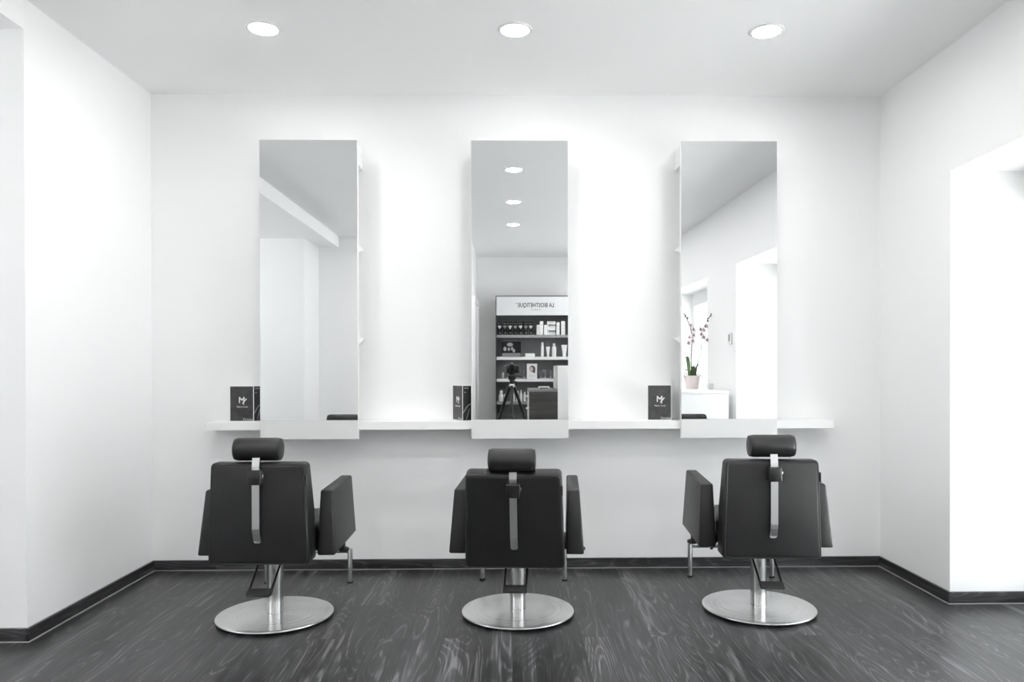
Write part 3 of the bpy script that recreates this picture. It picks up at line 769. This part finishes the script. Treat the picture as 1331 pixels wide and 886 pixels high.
M['stem'] = pmat('orchid_stem', (.05, .055, .045), .5)
M['petal'] = pmat('orchid_petal', (.66, .56, .57), .5, noise=.15, nscale=40)
M['petal_dark'] = pmat('orchid_lip', (.14, .06, .075), .5)
M['bud'] = pmat('orchid_bud', (.10, .07, .075), .5)
obj('pot', lathe([(0, 0), (.06, 0), (.063, .004), (.084, .128), (.086, .136), (.081, .136), (.078, .12), (0, .12)], 40), 'pot', t, True)
def leaf(parent, name, base, azi, length, width, rise, droop, m):
    b = bmesh.new(); rows = []; d = Vector((math.cos(azi), math.sin(azi), 0)); s = Vector((-d.y, d.x, 0))
    for k in range(11):
        f = k / 10
        p = Vector(base) + d * length * f * (.35 + .65 * f * .8) + Vector((0, 0, rise * math.sin(f * PI * .62) - droop * f * f))
        w = width * math.sin(PI * min(1, .12 + .88 * f)) ** .7 * .5 + .002
        rows.append([b.verts.new(p - s * w + Vector((0, 0, .004))), b.verts.new(p), b.verts.new(p + s * w + Vector((0, 0, .004))), b.verts.new(p - Vector((0, 0, .004)))])
    for a, c in zip(rows, rows[1:]):
        for q in range(4): b.faces.new((a[q], a[(q + 1) % 4], c[(q + 1) % 4], c[q]))
    b.faces.new(rows[0]); b.faces.new(rows[-1][::-1])
    return obj(name, b, m, parent, True)
leaf(t, 'leaf', (-.03, .0, .11), 2.9, .05, .075, .22, .0, 'leaf')
leaf(t, 'leaf', (.02, .0, .11), 2.2, .07, .05, .12, .0, 'leaf')
leaf(t, 'leaf', (.03, .01, .11), .6, .06, .05, .14, .0, 'leaf_dark')
leaf(t, 'leaf', (.03, .0, .11), -.35, .12, .018, .06, .06, 'leaf_dark')
leaf(t, 'leaf', (-.01, -.01, .11), 4.2, .10, .05, .10, .02, 'leaf')
setp(leaf(t, 'withered_leaf', (-.05, .0, .11), 3.3, .06, .045, .10, .14, 'leaf_brown'), 'brown drooping leaf')
def flower(parent, p, s, az):
    b = bmesh.new(); d = Vector((math.cos(az), math.sin(az), .15)).normalized()
    R = frame_z(d); p = Vector(p)
    for k in range(5):
        a = 2 * PI * k / 5 + .3; l = s * (1. if k % 2 else .85); w = s * .42
        c = [(0, 0, 0), (l * .5, -w, .25 * l), (l, 0, .2 * l), (l * .5, w, .25 * l)]
        vs = [b.verts.new(p + (R @ Matrix.Rotation(a, 4, 'Z') @ Vector(q))) for q in c]; vt = [b.verts.new(v.co + d * .0025) for v in vs]
        b.faces.new(vs[::-1]); b.faces.new(vt)
        for q in range(4): b.faces.new((vs[q], vs[(q + 1) % 4], vt[(q + 1) % 4], vt[q]))
    f = obj('flower', b, 'petal', parent, True)
    b = bmesh.new(); bmesh.ops.create_icosphere(b, subdivisions=2, radius=s * .22, matrix=Matrix.Translation(p + d * s * .2)); obj('lip', b, 'petal_dark', f, True)
st1 = [(-.005, 0, .11), (-.012, .0, .30), (-.005, .0, .44), (.003, .0, .54), (-.02, .0, .64), (-.06, .01, .73), (-.085, .01, .775)]
st2 = [(.02, 0, .11), (.05, .0, .24), (.09, .0, .36), (.10, .0, .50), (.105, .0, .60), (.15, .01, .70), (.20, .01, .775)]
for pts, fl in ((st1, [(-.005, .03, .49), (.01, .03, .55), (-.03, .02, .53), (.005, .02, .61), (-.045, .03, .47), (-.02, .03, .65)]), (st2, [(.11, .03, .53), (.09, .02, .56), (.12, .03, .60), (.135, .02, .645), (.08, .03, .61), (.15, .03, .5)])):
    b = bmesh.new(); add_tube(b, pts, .004, 8)
    s_ = obj('flower_stem', b, 'stem', t, True)
    for i, p in enumerate(fl): flower(s_, p, .034 - .003 * (i % 3), 1.2 + .5 * (i % 3))
    for k in range(4):
        p = Vector(pts[-2]).lerp(Vector(pts[-1]), k / 3) + Vector((.008 * (-1) ** k, .005, .0))
        b = bmesh.new(); bmesh.ops.create_icosphere(b, subdivisions=2, radius=.010 - .0015 * k, matrix=Matrix.Translation(p)); obj('bud', b, 'bud', s_, True)
b = lathe([(0, 0), (.026, 0), (.03, .004), (.034, .10), (.032, .10), (.028, .008), (0, .006)], 28)
setp(obj('drinking_glass', b, 'glass', None, True, None, (1.965, .77, ZC)), 'clear drinking glass beside the orchid pot', 'glass')
b = lathe([(0, 0), (.024, 0), (.026, .003), (.027, .06), (.0245, .06), (.023, .006), (0, .005)], 24)
setp(obj('candle_glass', b, 'glass', None, True, None, (1.985, .92, ZC)), 'small clear candle glass by the wall on the cabinet', 'glass')
t = empty('wall_thermostat', (xr(1.25) - .001, 1.25, 1.44), 0, 'small wall thermostat beside the tall opening, seen in the right mirror', 'thermostat')
obj('housing', box(-.018, 0, -.036, .036, -.055, .055, r=.004), 'carton_white', t, True)
obj('display', box(-.0195, -.0175, -.022, .022, -.025, .04), 'unit_grey', t)

# ------------------------------------------------------------------ daylight
w = bpy.data.worlds.new('sky'); SC.world = w; w.use_nodes = True
nt = w.node_tree
bg = nt.nodes['Background']; bg.inputs['Color'].default_value = (.93, .965, 1., 1); bg.inputs['Strength'].default_value = 3.5
def portal(name, loc, sy, sz, ry=PI / 2):
    L = bpy.data.lights.new(name, 'AREA'); L.shape = 'RECTANGLE'; L.size = sz; L.size_y = sy
    L.cycles.is_portal = True
    o = bpy.data.objects.new(name, L); COL.objects.link(o); o.location = loc
    o.rotation_euler = (0, ry, 0)
portal('door_daylight', (XO + .09, (W1A + W1B) / 2, ZN / 2), W1B - W1A, ZN)
portal('window_daylight', (2.46, (W2A + W2B) / 2, 1.52), W2B - W2A, 1.2)

portal('added_window_daylight', (-4.79, (W3A + W3B) / 2, (W3L + W3H) / 2), W3B - W3A, W3H - W3L, -PI / 2)  # portal of the added alcove window
sun = bpy.data.lights.new('sun', 'SUN'); sun.energy = 150.; sun.angle = .01; sun.color = (1., .985, .97)
so = bpy.data.objects.new('sun', sun); COL.objects.link(so); so.location = (6, 0, 8)
so.rotation_euler = Vector((.32, .25, -1.)).to_track_quat('-Z', 'Y').to_euler()

# ------------------------------------------------------------------ camera
cam = bpy.data.cameras.new('camera'); co = bpy.data.objects.new('camera', cam); COL.objects.link(co)
cam.sensor_fit = 'HORIZONTAL'; cam.sensor_width = 36; cam.lens = 989.48 / 1331 * 36
cam.shift_x = (665.5 - 682.007) / 1331; cam.shift_y = (483.965 - 443) / 1331
cam.clip_start = .005; cam.clip_end = 60
R = Matrix.Rotation(-.01681, 4, 'Z') @ Matrix.Rotation(PI / 2 - .00639, 4, 'X') @ Matrix.Rotation(-.00204, 4, 'Z')
co.matrix_world = Matrix.Translation((0, 0, HC)) @ R
SC.camera = co
SC.view_settings.view_transform = 'Standard'; SC.view_settings.look = 'None'
SC.view_settings.exposure = .08; SC.view_settings.gamma = 1.; SC.view_settings.use_curve_mapping = False
SC.cycles.max_bounces = 14; SC.cycles.diffuse_bounces = 8; SC.cycles.glossy_bounces = 6; SC.cycles.transparent_max_bounces = 12
SC.cycles.use_denoising = True
SC.cycles.sample_clamp_indirect = 8.
